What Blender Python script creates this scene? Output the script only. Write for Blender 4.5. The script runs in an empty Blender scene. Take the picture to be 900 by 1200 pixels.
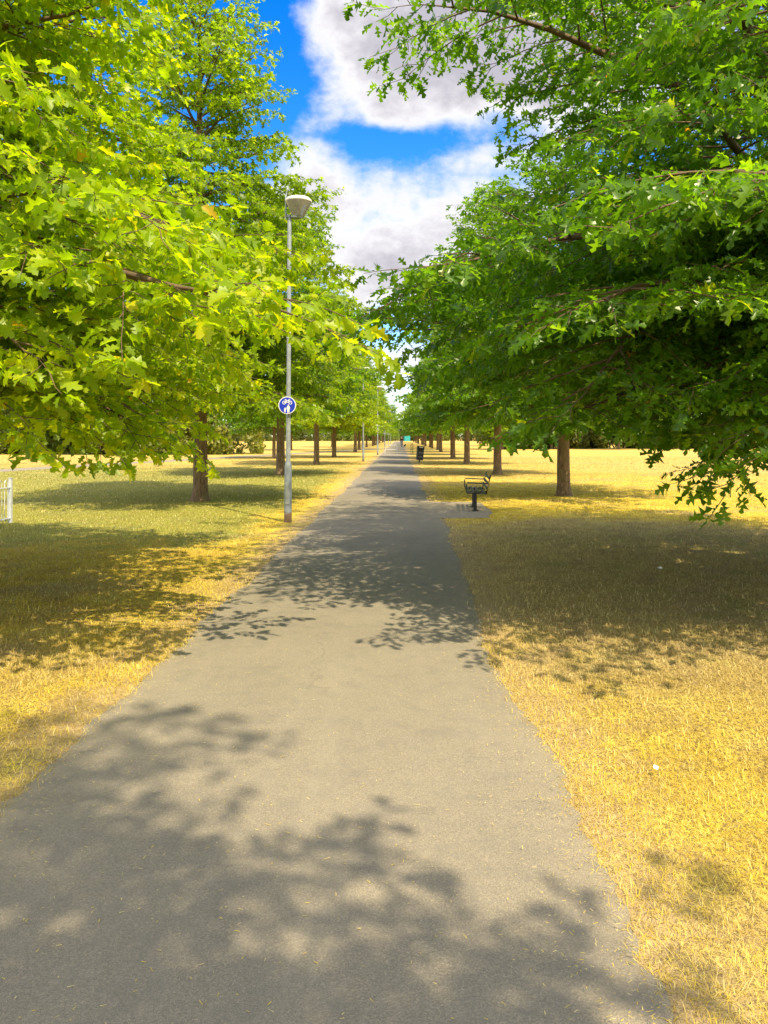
import bpy, bmesh, math, random
import numpy as np
from mathutils import Vector, Matrix

R = math.radians
scene = bpy.context.scene
COL = scene.collection
EYE = 1.6          # camera height above the path
F = 900.0          # focal length in photograph pixels


def at(px, py):
    """ground point seen at a photograph pixel"""
    d = F * EYE / (py - 512.0)
    return ((px - 468.0) * d / F, d)


# ------------------------------------------------------------------ helpers
def link(o, parent=None):
    COL.objects.link(o)
    if parent is not None:
        o.parent = parent
    return o


def tag(o, label=None, cat=None, group=None, kind=None):
    if label: o["label"] = label
    if cat: o["category"] = cat
    if group: o["group"] = group
    if kind: o["kind"] = kind
    return o


def empty(name, loc, rz=0.0):
    o = bpy.data.objects.new(name, None)
    o.empty_display_size = 0.2
    o.location = loc
    o.rotation_euler = (0, 0, rz)
    return link(o)


def mesh_np(name, verts, face_sizes, loops, tint=None, smooth=False):
    me = bpy.data.meshes.new(name)
    verts = np.ascontiguousarray(verts, dtype=np.float32)
    me.vertices.add(len(verts))
    me.vertices.foreach_set("co", verts.ravel())
    face_sizes = np.asarray(face_sizes, dtype=np.int32)
    loops = np.asarray(loops, dtype=np.int32)
    me.loops.add(len(loops))
    me.loops.foreach_set("vertex_index", loops)
    me.polygons.add(len(face_sizes))
    starts = np.zeros(len(face_sizes), dtype=np.int32)
    starts[1:] = np.cumsum(face_sizes)[:-1]
    me.polygons.foreach_set("loop_start", starts)
    me.update(calc_edges=True)
    if tint is not None:
        a = me.attributes.new("tint", 'FLOAT', 'POINT')
        a.data.foreach_set("value", np.ascontiguousarray(tint, dtype=np.float32))
    if smooth:
        me.polygons.foreach_set("use_smooth", np.ones(len(face_sizes), dtype=bool))
    me.validate()
    return me


def stamp(tv, tf, M, P, S, tint):
    """copy a template (verts, faces) to n frames M (n,3,3: columns x,y,z), P, S; returns arrays for mesh_np"""
    n, k = len(P), len(tv)
    v = np.einsum('nij,kj->nki', M, tv) * S[:, None, None] + P[:, None, :]
    sizes = np.tile([len(f) for f in tf], n)
    lp = np.concatenate([np.array(f) for f in tf])
    loops = (lp[None, :] + (np.arange(n) * k)[:, None]).ravel()
    return v.reshape(-1, 3), sizes, loops, np.repeat(tint, k)


def tubes(paths, radii, sides):
    """n open tubes from (n,k,3) paths and (n,k) radii"""
    paths = np.asarray(paths, float); radii = np.asarray(radii, float)
    n, k, _ = paths.shape
    T = np.gradient(paths, axis=1)
    T /= np.linalg.norm(T, axis=2, keepdims=True) + 1e-9
    ref = np.where(np.abs(T[..., 2:3]) > 0.9, np.array([1.0, 0, 0]), np.array([0, 0, 1.0]))
    U = np.cross(T, ref); U /= np.linalg.norm(U, axis=2, keepdims=True) + 1e-9
    W = np.cross(T, U)
    a = np.arange(sides) * 2 * math.pi / sides
    ring = (U[:, :, None, :] * np.cos(a)[None, None, :, None] + W[:, :, None, :] * np.sin(a)[None, None, :, None])
    V = paths[:, :, None, :] + ring * radii[:, :, None, None]
    V = V.reshape(-1, 3)
    j = np.arange(sides); jn = (j + 1) % sides
    q = []
    for s in range(k - 1):
        q.append(np.stack([s * sides + j, s * sides + jn, (s + 1) * sides + jn, (s + 1) * sides + j], 1))
    q = np.concatenate(q)
    loops = (q[None] + (np.arange(n) * k * sides)[:, None, None]).reshape(-1)
    sizes = np.full(n * len(q), 4)
    return V, sizes, loops


def join_np(parts):
    vs, ss, ls, off = [], [], [], 0
    for v, s, l in parts:
        vs.append(v); ss.append(s); ls.append(l + off); off += len(v)
    return np.concatenate(vs), np.concatenate(ss), np.concatenate(ls)


class MB:
    """collects shapes in a bmesh and links them as one mesh object"""
    def __init__(self):
        self.bm = bmesh.new()

    def box(self, c, s, rot=None, bevel=0.0):
        m = Matrix.Translation(c) @ (rot.to_4x4() if rot is not None else Matrix.Identity(4)) @ Matrix.Diagonal((s[0], s[1], s[2], 1))
        r = bmesh.ops.create_cube(self.bm, size=1.0, matrix=m)
        if bevel:
            es = list({e for v in r['verts'] for e in v.link_edges})
            bmesh.ops.bevel(self.bm, geom=es, offset=bevel, segments=2, affect='EDGES', profile=0.6)
        return self

    def tube(self, pts, r, sides=10, cap=True):
        pts = [Vector(p) for p in pts]
        rs = r if isinstance(r, (list, tuple)) else [r] * len(pts)
        rings = []
        for i, p in enumerate(pts):
            t = (pts[min(i + 1, len(pts) - 1)] - pts[max(i - 1, 0)]).normalized()
            ref = Vector((1, 0, 0)) if abs(t.z) > 0.9 else Vector((0, 0, 1))
            u = t.cross(ref).normalized(); w = t.cross(u)
            rings.append([self.bm.verts.new(p + (u * math.cos(a) + w * math.sin(a)) * rs[i])
                          for a in [2 * math.pi * k / sides for k in range(sides)]])
        for a, b in zip(rings[:-1], rings[1:]):
            for k in range(sides):
                self.bm.faces.new((a[k], a[(k + 1) % sides], b[(k + 1) % sides], b[k]))
        if cap:
            self.bm.faces.new(list(reversed(rings[0]))); self.bm.faces.new(rings[-1])
        return self

    def lathe(self, prof, c=(0, 0, 0), sides=32, cap=True):
        rings = []
        for rr, z in prof:
            rings.append([self.bm.verts.new((c[0] + rr * math.cos(2 * math.pi * k / sides), c[1] + rr * math.sin(2 * math.pi * k / sides), c[2] + z)) for k in range(sides)])
        for a, b in zip(rings[:-1], rings[1:]):
            for k in range(sides):
                self.bm.faces.new((a[k], a[(k + 1) % sides], b[(k + 1) % sides], b[k]))
        if cap:
            self.bm.faces.new(list(reversed(rings[0]))); self.bm.faces.new(rings[-1])
        return self

    def prism(self, outline, y0, y1, c=(0, 0, 0), s=1.0):
        """outline in XZ, extruded along Y"""
        a = [self.bm.verts.new((c[0] + x * s, c[1] + y0, c[2] + z * s)) for x, z in outline]
        b = [self.bm.verts.new((c[0] + x * s, c[1] + y1, c[2] + z * s)) for x, z in outline]
        n = len(a)
        self.bm.faces.new(a); self.bm.faces.new(list(reversed(b)))
        for i in range(n):
            self.bm.faces.new((a[i], b[i], b[(i + 1) % n], a[(i + 1) % n]))
        return self

    def build(self, name, mat, parent=None, smooth=False, loc=None):
        bmesh.ops.recalc_face_normals(self.bm, faces=self.bm.faces[:])
        me = bpy.data.meshes.new(name)
        self.bm.to_mesh(me); self.bm.free()
        if smooth:
            me.polygons.foreach_set("use_smooth", [True] * len(me.polygons))
            me.set_sharp_from_angle(angle=R(40))
        me.materials.append(mat)
        o = bpy.data.objects.new(name, me)
        if loc: o.location = loc
        return link(o, parent)


def copy_tree(o, parent=None):
    c = o.copy(); COL.objects.link(c); c.parent = parent
    for ch in list(o.children):
        copy_tree(ch, c)
    return c


# ------------------------------------------------------------------ materials
class NT:
    def __init__(self, tree): self.t = tree
    def n(self, kind, **kw):
        x = self.t.nodes.new(kind)
        for k, v in kw.items():
            if hasattr(x, k) and k not in ("inputs",): setattr(x, k, v)
        return x
    def l(self, a, b): self.t.links.new(a, b)
    def noise(self, vec, scale, detail=4, rough=0.55):
        x = self.n('ShaderNodeTexNoise'); x.inputs['Scale'].default_value = scale
        x.inputs['Detail'].default_value = detail; x.inputs['Roughness'].default_value = rough
        if vec is not None: self.l(vec, x.inputs['Vector'])
        return x.outputs['Fac']
    def ramp(self, fac, stops):
        x = self.n('ShaderNodeValToRGB'); cr = x.color_ramp
        while len(cr.elements) < len(stops): cr.elements.new(0.5)
        for e, (p, c) in zip(cr.elements, stops):
            e.position = p; e.color = (c[0], c[1], c[2], 1) if hasattr(c, '__len__') else (c, c, c, 1)
        self.l(fac, x.inputs['Fac']); return x.outputs['Color']
    def math(self, op, a, b=None, c=None, clamp=False):
        x = self.n('ShaderNodeMath', operation=op); x.use_clamp = clamp
        for i, v in enumerate((a, b, c)):
            if v is None: continue
            if isinstance(v, (int, float)): x.inputs[i].default_value = v
            else: self.l(v, x.inputs[i])
        return x.outputs[0]
    def mix(self, fac, a, b, mode='MIX'):
        x = self.n('ShaderNodeMix', data_type='RGBA', blend_type=mode)
        for i, v in ((0, fac), (6, a), (7, b)):
            if isinstance(v, (int, float)): x.inputs[i].default_value = v
            elif isinstance(v, (tuple, list)): x.inputs[i].default_value = (v[0], v[1], v[2], 1)
            else: self.l(v, x.inputs[i])
        return x.outputs[2]
    def smooth(self, v, lo, hi):
        x = self.n('ShaderNodeMapRange', interpolation_type='SMOOTHSTEP')
        x.inputs['From Min'].default_value = lo; x.inputs['From Max'].default_value = hi
        self.l(v, x.inputs['Value']); return x.outputs['Result']
    def bump(self, h, strength, dist):
        x = self.n('ShaderNodeBump'); x.inputs['Strength'].default_value = strength; x.inputs['Distance'].default_value = dist
        self.l(h, x.inputs['Height']); return x.outputs['Normal']


def new_mat(name):
    m = bpy.data.materials.new(name); m.use_nodes = True
    nt = NT(m.node_tree); b = m.node_tree.nodes['Principled BSDF']
    return m, nt, b


def simple(name, col, rough=0.5, metal=0.0, var=0.12, scale=30.0, bump=0.0, spec=0.5):
    m, nt, b = new_mat(name)
    tc = nt.n('ShaderNodeTexCoord')
    f = nt.noise(tc.outputs['Object'], scale, 5, 0.6)
    lo = [max(0, c * (1 - var)) for c in col]; hi = [min(1, c * (1 + var)) for c in col]
    nt.l(nt.ramp(f, [(0.3, lo), (0.7, hi)]), b.inputs['Base Color'])
    b.inputs['Roughness'].default_value = rough; b.inputs['Metallic'].default_value = metal
    b.inputs['Specular IOR Level'].default_value = spec
    if bump: nt.l(nt.bump(f, bump, 0.01), b.inputs['Normal'])
    return m


M = {}
M['galv'] = simple('galvanised_steel', (0.30, 0.34, 0.37), 0.5, 0.35, 0.22, 9.0)
M['galv_pale'] = simple('pale_galvanised_steel', (0.52, 0.56, 0.60), 0.45, 0.2, 0.15, 14.0)
M['lamp_white'] = simple('weathered_white_plastic', (0.72, 0.70, 0.64), 0.45, 0, 0.2, 18.0)
M['sign_blue'] = simple('sign_blue', (0.010, 0.035, 0.50), 0.35, 0, 0.08, 30.0)
M['sign_white'] = simple('sign_white', (0.80, 0.82, 0.82), 0.35, 0, 0.06, 30.0)
M['black_paint'] = simple('black_paint', (0.018, 0.020, 0.020), 0.42, 0, 0.4, 25.0)
M['bench_slat'] = simple('bench_slat_paint', (0.05, 0.058, 0.048), 0.5, 0, 0.3, 12.0)
M['bin_black'] = simple('bin_plastic', (0.020, 0.024, 0.018), 0.45, 0, 0.4, 16.0)
M['bin_grey'] = simple('bin_faded_lettering', (0.16, 0.15, 0.16), 0.5, 0, 0.3, 60.0)
M['dark_green'] = simple('dark_green_paint', (0.05, 0.06, 0.03), 0.5, 0, 0.3, 16.0)
M['paper'] = simple('white_paper', (0.75, 0.75, 0.76), 0.7, 0, 0.08, 80.0)
M['teal'] = simple('teal_paint', (0.02, 0.30, 0.31), 0.5, 0, 0.1, 2.0)
M['teal_dark'] = simple('teal_trim', (0.02, 0.22, 0.20), 0.5, 0, 0.1, 2.0)
M['skin'] = simple('skin', (0.45, 0.26, 0.18), 0.5, 0, 0.08, 10.0)
M['jacket'] = simple('dark_maroon_cloth', (0.045, 0.014, 0.022), 0.9, 0, 0.3, 20.0)
M['trousers'] = simple('grey_cloth', (0.22, 0.22, 0.25), 0.9, 0, 0.2, 20.0)
M['hair'] = simple('dark_hair', (0.02, 0.014, 0.010), 0.6, 0, 0.3, 60.0)
M['shoe'] = simple('dark_shoe', (0.03, 0.03, 0.035), 0.6, 0, 0.3, 60.0)
M['dog'] = simple('dark_dog_fur', (0.03, 0.022, 0.02), 0.8, 0, 0.4, 60.0)

# rusty lamp base
def rust_mat():
    m, nt, b = new_mat('galvanised_base_with_rust')
    g = nt.n('ShaderNodeNewGeometry'); sp = nt.n('ShaderNodeSeparateXYZ'); nt.l(g.outputs['Position'], sp.inputs[0])
    f = nt.noise(g.outputs['Position'], 14, 5)
    base = nt.ramp(f, [(0.3, (0.17, 0.215, 0.25)), (0.7, (0.25, 0.29, 0.32))])
    k = nt.smooth(nt.math('ADD', sp.outputs['Z'], nt.math('MULTIPLY', nt.math('SUBTRACT', f, 0.5), 0.30)), 0.24, 0.14)
    nt.l(nt.mix(k, base, (0.15, 0.095, 0.055)), b.inputs['Base Color'])
    b.inputs['Roughness'].default_value = 0.6; b.inputs['Metallic'].default_value = 0.1
    return m
M['galv_rust'] = rust_mat()

def diffuser_mat():
    m, nt, b = new_mat('clear_lamp_bowl')
    tc = nt.n('ShaderNodeTexCoord')
    f = nt.noise(tc.outputs['Object'], 12, 4)
    nt.l(nt.ramp(f, [(0.3, (0.42, 0.39, 0.31)), (0.7, (0.58, 0.55, 0.47))]), b.inputs['Base Color'])
    b.inputs['Roughness'].default_value = 0.18
    b.inputs['Transmission Weight'].default_value = 0.40
    b.inputs['IOR'].default_value = 1.12
    return m
M['bowl'] = diffuser_mat()


def bark_mat():
    m, nt, b = new_mat('oak_bark')
    tc = nt.n('ShaderNodeTexCoord'); mp = nt.n('ShaderNodeMapping'); mp.inputs['Scale'].default_value = (1, 1, 0.22)
    nt.l(tc.outputs['Object'], mp.inputs['Vector'])
    f = nt.noise(mp.outputs[0], 26, 7, 0.65)
    f2 = nt.noise(tc.outputs['Object'], 3.0, 4)
    c = nt.ramp(f, [(0.32, (0.055, 0.036, 0.020)), (0.52, (0.19, 0.125, 0.064)), (0.72, (0.33, 0.24, 0.135))])
    c = nt.mix(nt.smooth(f2, 0.45, 0.7), c, (0.17, 0.135, 0.055))
    nt.l(c, b.inputs['Base Color']); b.inputs['Roughness'].default_value = 0.9
    nt.l(nt.bump(f, 0.9, 0.03), b.inputs['Normal'])
    return m
M['bark'] = bark_mat()
M['twig'] = simple('oak_twig', (0.12, 0.08, 0.045), 0.8, 0, 0.3, 8.0)


def leaf_mat(name, stops, trans, tgain, rough=0.42, spec=0.45, tweight=0.52):
    """stops: colours over the per-leaf tint; trans: tint of light passing through"""
    m, nt, b = new_mat(name)
    a = nt.n('ShaderNodeAttribute', attribute_name='tint')
    oi = nt.n('ShaderNodeObjectInfo')
    c = nt.ramp(a.outputs['Fac'], stops)
    c = nt.mix(1.0, c, oi.outputs['Color'], 'MULTIPLY')
    nt.l(c, b.inputs['Base Color'])
    b.inputs['Roughness'].default_value = rough; b.inputs['Specular IOR Level'].default_value = spec
    tr = nt.n('ShaderNodeBsdfTranslucent')
    tcol = nt.mix(1.0, c, (trans[0] * tgain, trans[1] * tgain, trans[2] * tgain), 'MULTIPLY')
    nt.l(tcol, tr.inputs['Color'])
    mx = nt.n('ShaderNodeMixShader'); mx.inputs[0].default_value = tweight
    nt.l(b.outputs[0], mx.inputs[1]); nt.l(tr.outputs[0], mx.inputs[2])
    nt.l(mx.outputs[0], m.node_tree.nodes['Material Output'].inputs['Surface'])
    return m
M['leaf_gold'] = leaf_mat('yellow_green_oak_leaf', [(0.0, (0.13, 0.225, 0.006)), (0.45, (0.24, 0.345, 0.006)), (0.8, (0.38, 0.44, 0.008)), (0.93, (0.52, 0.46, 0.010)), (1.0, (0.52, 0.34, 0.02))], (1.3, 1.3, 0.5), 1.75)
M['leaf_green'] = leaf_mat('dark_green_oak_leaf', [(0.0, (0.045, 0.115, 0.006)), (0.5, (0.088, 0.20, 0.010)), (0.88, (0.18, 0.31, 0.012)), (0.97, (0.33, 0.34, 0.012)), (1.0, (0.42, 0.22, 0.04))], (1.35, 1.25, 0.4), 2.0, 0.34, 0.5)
M['leaf_mid'] = leaf_mat('mid_green_oak_leaf', [(0.0, (0.07, 0.14, 0.006)), (0.5, (0.145, 0.25, 0.008)), (0.88, (0.26, 0.36, 0.010)), (1.0, (0.42, 0.38, 0.012))], (1.3, 1.28, 0.45), 1.8)
M['leaf_hedge'] = leaf_mat('hedge_leaf', [(0.0, (0.08, 0.12, 0.02)), (0.6, (0.16, 0.22, 0.04)), (1.0, (0.28, 0.32, 0.09))], (1.2, 1.2, 0.5), 1.1)


def grass_colour(nt, pos, rnd=None):
    """parched turf: straw, bare tan, green patches, all by position on the ground"""
    sp = nt.n('ShaderNodeSeparateXYZ'); nt.l(pos, sp.inputs[0])
    X, Y = sp.outputs['X'], sp.outputs['Y']
    n1 = nt.noise(pos, 0.45, 5, 0.6)
    n2 = nt.noise(pos, 2.3, 4, 0.6)
    n3 = nt.noise(pos, 0.09, 3, 0.5)
    straw = nt.ramp(n2, [(0.25, (0.41, 0.295, 0.055)), (0.48, (0.70, 0.525, 0.048)), (0.75, (0.84, 0.70, 0.085))])
    tan = (0.47, 0.36, 0.19)
    c = nt.mix(nt.math('MULTIPLY', nt.smooth(n1, 0.50, 0.68), .7), straw, tan)
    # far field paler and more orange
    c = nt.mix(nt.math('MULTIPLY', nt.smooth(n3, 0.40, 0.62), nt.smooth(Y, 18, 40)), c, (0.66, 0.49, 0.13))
    mps = nt.n('ShaderNodeMapping'); mps.inputs['Scale'].default_value = (.35, 1, 1); nt.l(pos, mps.inputs['Vector'])
    n4 = nt.noise(mps.outputs[0], .8, 6, .7)
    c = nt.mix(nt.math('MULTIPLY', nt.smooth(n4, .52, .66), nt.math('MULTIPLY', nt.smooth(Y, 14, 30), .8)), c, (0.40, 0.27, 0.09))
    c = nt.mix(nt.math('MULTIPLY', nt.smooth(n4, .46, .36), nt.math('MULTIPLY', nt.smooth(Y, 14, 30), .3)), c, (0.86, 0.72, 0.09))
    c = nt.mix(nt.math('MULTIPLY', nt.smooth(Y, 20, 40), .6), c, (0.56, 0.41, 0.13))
    # tan-brown patch with noisy edges around the nearest oak on the right
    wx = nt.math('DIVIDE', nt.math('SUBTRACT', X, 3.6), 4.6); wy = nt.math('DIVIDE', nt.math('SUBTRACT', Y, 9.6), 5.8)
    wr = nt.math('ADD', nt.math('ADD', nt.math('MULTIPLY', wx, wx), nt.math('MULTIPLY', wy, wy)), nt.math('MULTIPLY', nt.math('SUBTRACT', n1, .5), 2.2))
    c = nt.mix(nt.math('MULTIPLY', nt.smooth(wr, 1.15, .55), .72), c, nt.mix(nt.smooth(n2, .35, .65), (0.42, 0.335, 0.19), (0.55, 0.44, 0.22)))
    # green: stronger on the left beyond 9 m, around the first trees
    gm = nt.math('MULTIPLY', nt.smooth(X, -1.6, -3.4), nt.math('MULTIPLY', nt.smooth(Y, 8.5, 13.5), nt.smooth(Y, 60, 26)))
    gr = nt.math('ADD', nt.math('MULTIPLY', gm, 0.36), nt.math('ADD', nt.math('MULTIPLY', nt.math('SUBTRACT', n1, 0.5), 0.55), nt.math('MULTIPLY', nt.math('SUBTRACT', n2, 0.5), 0.55)))
    gs = nt.math('MULTIPLY', nt.math('MULTIPLY', nt.smooth(X, 1.0, 1.8), nt.smooth(Y, 4.5, 7.0)), nt.math('MULTIPLY', nt.smooth(Y, 16, 12), 0.10))
    gr = nt.math('ADD', gr, gs)
    k = nt.smooth(gr, 0.10, 0.30)
    c = nt.mix(nt.math('MULTIPLY', k, 0.8), c, (0.21, 0.265, 0.045))
    return c, X, Y, n1, n2


def ground_mat():
    m, nt, b = new_mat('parched_turf')
    g = nt.n('ShaderNodeNewGeometry'); pos = g.outputs['Position']
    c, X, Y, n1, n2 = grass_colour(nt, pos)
    # soil between the blades, its colour darkened for the shade in the gaps
    mp = nt.n('ShaderNodeMapping'); mp.inputs['Scale'].default_value = (1, 0.55, 1); nt.l(pos, mp.inputs['Vector'])
    fine = nt.noise(mp.outputs[0], 48, 4, 0.7)
    mid = nt.noise(mp.outputs[0], 9, 5, 0.7)
    soil = nt.ramp(fine, [(0.35, (0.10, 0.070, 0.040)), (0.65, (0.27, 0.195, 0.105))])
    near = nt.smooth(Y, 14, 5)
    gap = nt.math('ADD', nt.math('MULTIPLY', near, 0.35), nt.math('MULTIPLY', nt.smooth(fine, 0.58, 0.36), 0.55), clamp=True)
    c = nt.mix(gap, c, soil)
    c = nt.mix(nt.math('MULTIPLY', nt.smooth(mid, 0.56, 0.36), 0.45), c, (0.30, 0.205, 0.075))
    # bare dusty strip on both sides of the path
    ax = nt.math('ABSOLUTE', nt.math('ADD', X, 0.46))
    strip = nt.math('MULTIPLY', nt.smooth(nt.math('ADD', ax, nt.math('MULTIPLY', nt.math('SUBTRACT', n2, 0.5), 0.8)), 1.85, 1.2), 0.8)
    c = nt.mix(strip, c, (0.42, 0.315, 0.185))
    nt.l(c, b.inputs['Base Color']); b.inputs['Roughness'].default_value = 1.0; b.inputs['Specular IOR Level'].default_value = 0.05
    h = nt.math('ADD', nt.math('MULTIPLY', fine, 0.6), nt.math('MULTIPLY', mid, 1.4))
    nt.l(nt.bump(h, 0.9, 0.05), b.inputs['Normal'])
    return m
M['ground'] = ground_mat()


def blade_mat():
    m, nt, b = new_mat('dry_grass_blade')
    g = nt.n('ShaderNodeNewGeometry')
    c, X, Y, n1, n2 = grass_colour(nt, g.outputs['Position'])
    a = nt.n('ShaderNodeAttribute', attribute_name='tint')
    c = nt.mix(nt.math('MULTIPLY', nt.smooth(a.outputs['Fac'], 0.66, 0.98), .75), c, (0.86, 0.74, 0.38))
    c = nt.mix(nt.math('MULTIPLY', nt.smooth(a.outputs['Fac'], 0.42, 0.05), 0.85), c, (0.25, 0.165, 0.07))
    nt.l(c, b.inputs['Base Color']); b.inputs['Roughness'].default_value = 0.65; b.inputs['Specular IOR Level'].default_value = 0.25
    tr = nt.n('ShaderNodeBsdfTranslucent'); nt.l(c, tr.inputs['Color'])
    mx = nt.n('ShaderNodeMixShader'); mx.inputs[0].default_value = 0.25
    nt.l(b.outputs[0], mx.inputs[1]); nt.l(tr.outputs[0], mx.inputs[2])
    nt.l(mx.outputs[0], m.node_tree.nodes['Material Output'].inputs['Surface'])
    return m
M['blade'] = blade_mat()


def asphalt_mat():
    m, nt, b = new_mat('worn_asphalt')
    g = nt.n('ShaderNodeNewGeometry'); pos = g.outputs['Position']
    v = nt.n('ShaderNodeTexVoronoi'); v.inputs['Scale'].default_value = 250; nt.l(pos, v.inputs['Vector'])
    sep = nt.n('ShaderNodeSeparateColor'); nt.l(v.outputs['Color'], sep.inputs[0])
    f = nt.noise(pos, 90, 3, 0.7); big = nt.noise(pos, 0.7, 5, 0.6); mid = nt.noise(pos, 6, 5, 0.65)
    c = nt.ramp(big, [(0.3, (0.222, 0.199, 0.161)), (0.7, (0.262, 0.234, 0.186))])
    stone = nt.ramp(sep.outputs[0], [(0.0, (0.74, 0.73, 0.71)), (0.55, (0.97, 0.97, 0.96)), (0.86, (1.06, 1.05, 1.02)), (1.0, (1.36, 1.31, 1.18))])
    c = nt.mix(1.0, c, stone, 'MULTIPLY')
    c = nt.mix(nt.math('MULTIPLY', nt.smooth(f, 0.56, 0.72), 0.35), c, (0.44, 0.385, 0.29))
    c = nt.mix(nt.math('MULTIPLY', nt.smooth(mid, 0.52, 0.36), 0.30), c, (0.165, 0.155, 0.14))
    st = nt.noise(pos, 1.9, 3, 0.5)
    c = nt.mix(nt.math('MULTIPLY', nt.smooth(st, 0.60, 0.70), 0.22), c, (0.15, 0.14, 0.125))
    mpw = nt.n('ShaderNodeMapping'); mpw.inputs['Scale'].default_value = (1.6, .10, 1); nt.l(pos, mpw.inputs['Vector'])
    trk = nt.noise(mpw.outputs[0], 1.6, 4, 0.6)
    c = nt.mix(nt.math('MULTIPLY', nt.smooth(trk, 0.50, 0.70), 0.14), c, (0.33, 0.30, 0.235))
    wp = nt.n('ShaderNodeTexNoise'); wp.inputs['Scale'].default_value = 1.6; wp.inputs['Detail'].default_value = 4; nt.l(pos, wp.inputs['Vector'])
    va = nt.n('ShaderNodeVectorMath', operation='MULTIPLY_ADD'); nt.l(wp.outputs['Color'], va.inputs[0]); va.inputs[1].default_value = (.9, .9, 0); nt.l(pos, va.inputs[2])
    cr = nt.n('ShaderNodeTexVoronoi', feature='DISTANCE_TO_EDGE'); cr.inputs['Scale'].default_value = .42; nt.l(va.outputs[0], cr.inputs['Vector'])
    crk = nt.math('MULTIPLY', nt.smooth(cr.outputs['Distance'], 0.0045, 0.0015), nt.smooth(big, .44, .56))
    c = nt.mix(nt.math('MULTIPLY', crk, 0.16), c, (0.07, 0.065, 0.055))
    # dust blown in along both edges
    sp = nt.n('ShaderNodeSeparateXYZ'); nt.l(pos, sp.inputs[0])
    ax = nt.math('ABSOLUTE', nt.math('ADD', sp.outputs['X'], 0.46))
    dust = nt.smooth(nt.math('ADD', ax, nt.math('MULTIPLY', nt.math('SUBTRACT', mid, 0.5), 0.6)), 0.95, 1.3)
    c = nt.mix(nt.math('MULTIPLY', dust, 0.40), c, (0.30, 0.255, 0.185))
    nt.l(c, b.inputs['Base Color']); b.inputs['Roughness'].default_value = 0.9; b.inputs['Specular IOR Level'].default_value = 0.2
    h = nt.math('ADD', nt.math('MULTIPLY', v.outputs['Distance'], 1.0), nt.math('MULTIPLY', f, 0.8))
    nt.l(nt.bump(h, 0.45, 0.006), b.inputs['Normal'])
    return m
M['asphalt'] = asphalt_mat()

# ------------------------------------------------------------------ setting: ground, paths
rng = np.random.default_rng(5)

def hashn(x, seed=0):
    """smooth 1-D value noise"""
    x = np.asarray(x, float); i = np.floor(x).astype(int); f = x - i; f = f * f * (3 - 2 * f)
    h = lambda k: np.modf(np.abs(np.sin((k + seed * 57.3) * 12.9898) * 43758.5453))[0]
    return h(i) * (1 - f) + h(i + 1) * f

LEFT_E, RIGHT_E = -1.66, 0.735
def edge_left(y):
    return LEFT_E + 0.10 * (hashn(y * 0.55, 1) - 0.5) + 0.06 * (hashn(y * 2.3, 2) - 0.5) + 0.05 * (hashn(y * 9, 3) - 0.5) + 0.03 * (hashn(y * 31, 4) - 0.5)
def edge_right(y):
    y = np.asarray(y, float)
    return (RIGHT_E + 0.10 * (hashn(y * 0.5, 5) - 0.5) + 0.06 * (hashn(y * 2.1, 6) - 0.5) + 0.05 * (hashn(y * 9, 7) - 0.5) + 0.03 * (hashn(y * 31, 8) - 0.5)
            - 0.07 * np.exp(-((y - 5.2) / 1.1) ** 2) + 0.10 * np.exp(-((y - 13.0) / 2.5) ** 2))

def on_apron(x, y):
    return (y > 15.1 + 0.25 * (hashn(x * 2.0, 9) - 0.5)) & (y < 18.9) & (x > 0.3) & (x < 1.86 + 0.3 * (hashn(y * 1.3, 10) - 0.5))

def on_path(x, y, pad=0.0):
    return (x > edge_left(y) - pad) & (x < edge_right(y) + pad)

FP_A, FP_D = np.array([-18.6, 37.9]), np.array([4.2, 17.1]); FP_D = FP_D / np.linalg.norm(FP_D)
def on_field_path(x, y):
    d = (x - FP_A[0]) * FP_D[1] - (y - FP_A[1]) * FP_D[0]
    return np.abs(d) < 1.15

gm = MB(); gv = [gm.bm.verts.new(p) for p in ((-900, -500, 0), (900, -500, 0), (900, 1400, 0), (-900, 1400, 0))]
gm.bm.faces.new(gv)
tag(gm.build('ground', M['ground']), kind='structure')

def strip_mesh(name, xl, xr, ys, z, mat, cross=6):
    v, f = [], []
    for y, a, b in zip(ys, xl, xr):
        for k in range(cross + 1):
            t = k / cross
            e = min(t, 1 - t)
            v.append((a + (b - a) * t, y, z + 0.010 * math.sin(math.pi * t) - (0.012 if e == 0 else 0)))
    n = cross + 1
    for i in range(len(ys) - 1):
        for k in range(cross):
            f.append((i * n + k, i * n + k + 1, (i + 1) * n + k + 1, (i + 1) * n + k))
    me = mesh_np(name, np.array(v), [4] * len(f), np.array(f).ravel(), smooth=True)
    me.materials.append(mat)
    return link(bpy.data.objects.new(name, me))

ys = np.concatenate([np.arange(-14, 16, 0.02), np.arange(16, 60, 0.08), np.arange(60, 262, 0.5)])
tag(strip_mesh('path', edge_left(ys), edge_right(ys), ys, 0.014, M['asphalt']), kind='structure')
am = MB()
ay = np.arange(15.0, 19.0, 0.1)
pts = [(0.5, 15.06)] + [(float(x), float(15.1 + 0.25 * (hashn(x * 2.0, 9) - 0.5))) for x in np.arange(0.6, 1.85, 0.1)] + \
      [(float(1.86 + 0.3 * (hashn(y * 1.3, 10) - 0.5)), float(y)) for y in np.arange(15.2, 18.85, 0.12)] + [(0.5, 18.9)]
am.bm.faces.new([am.bm.verts.new((x, y, 0.007)) for x, y in pts])
tag(am.build('pavement', M['asphalt']), kind='structure')
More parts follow.
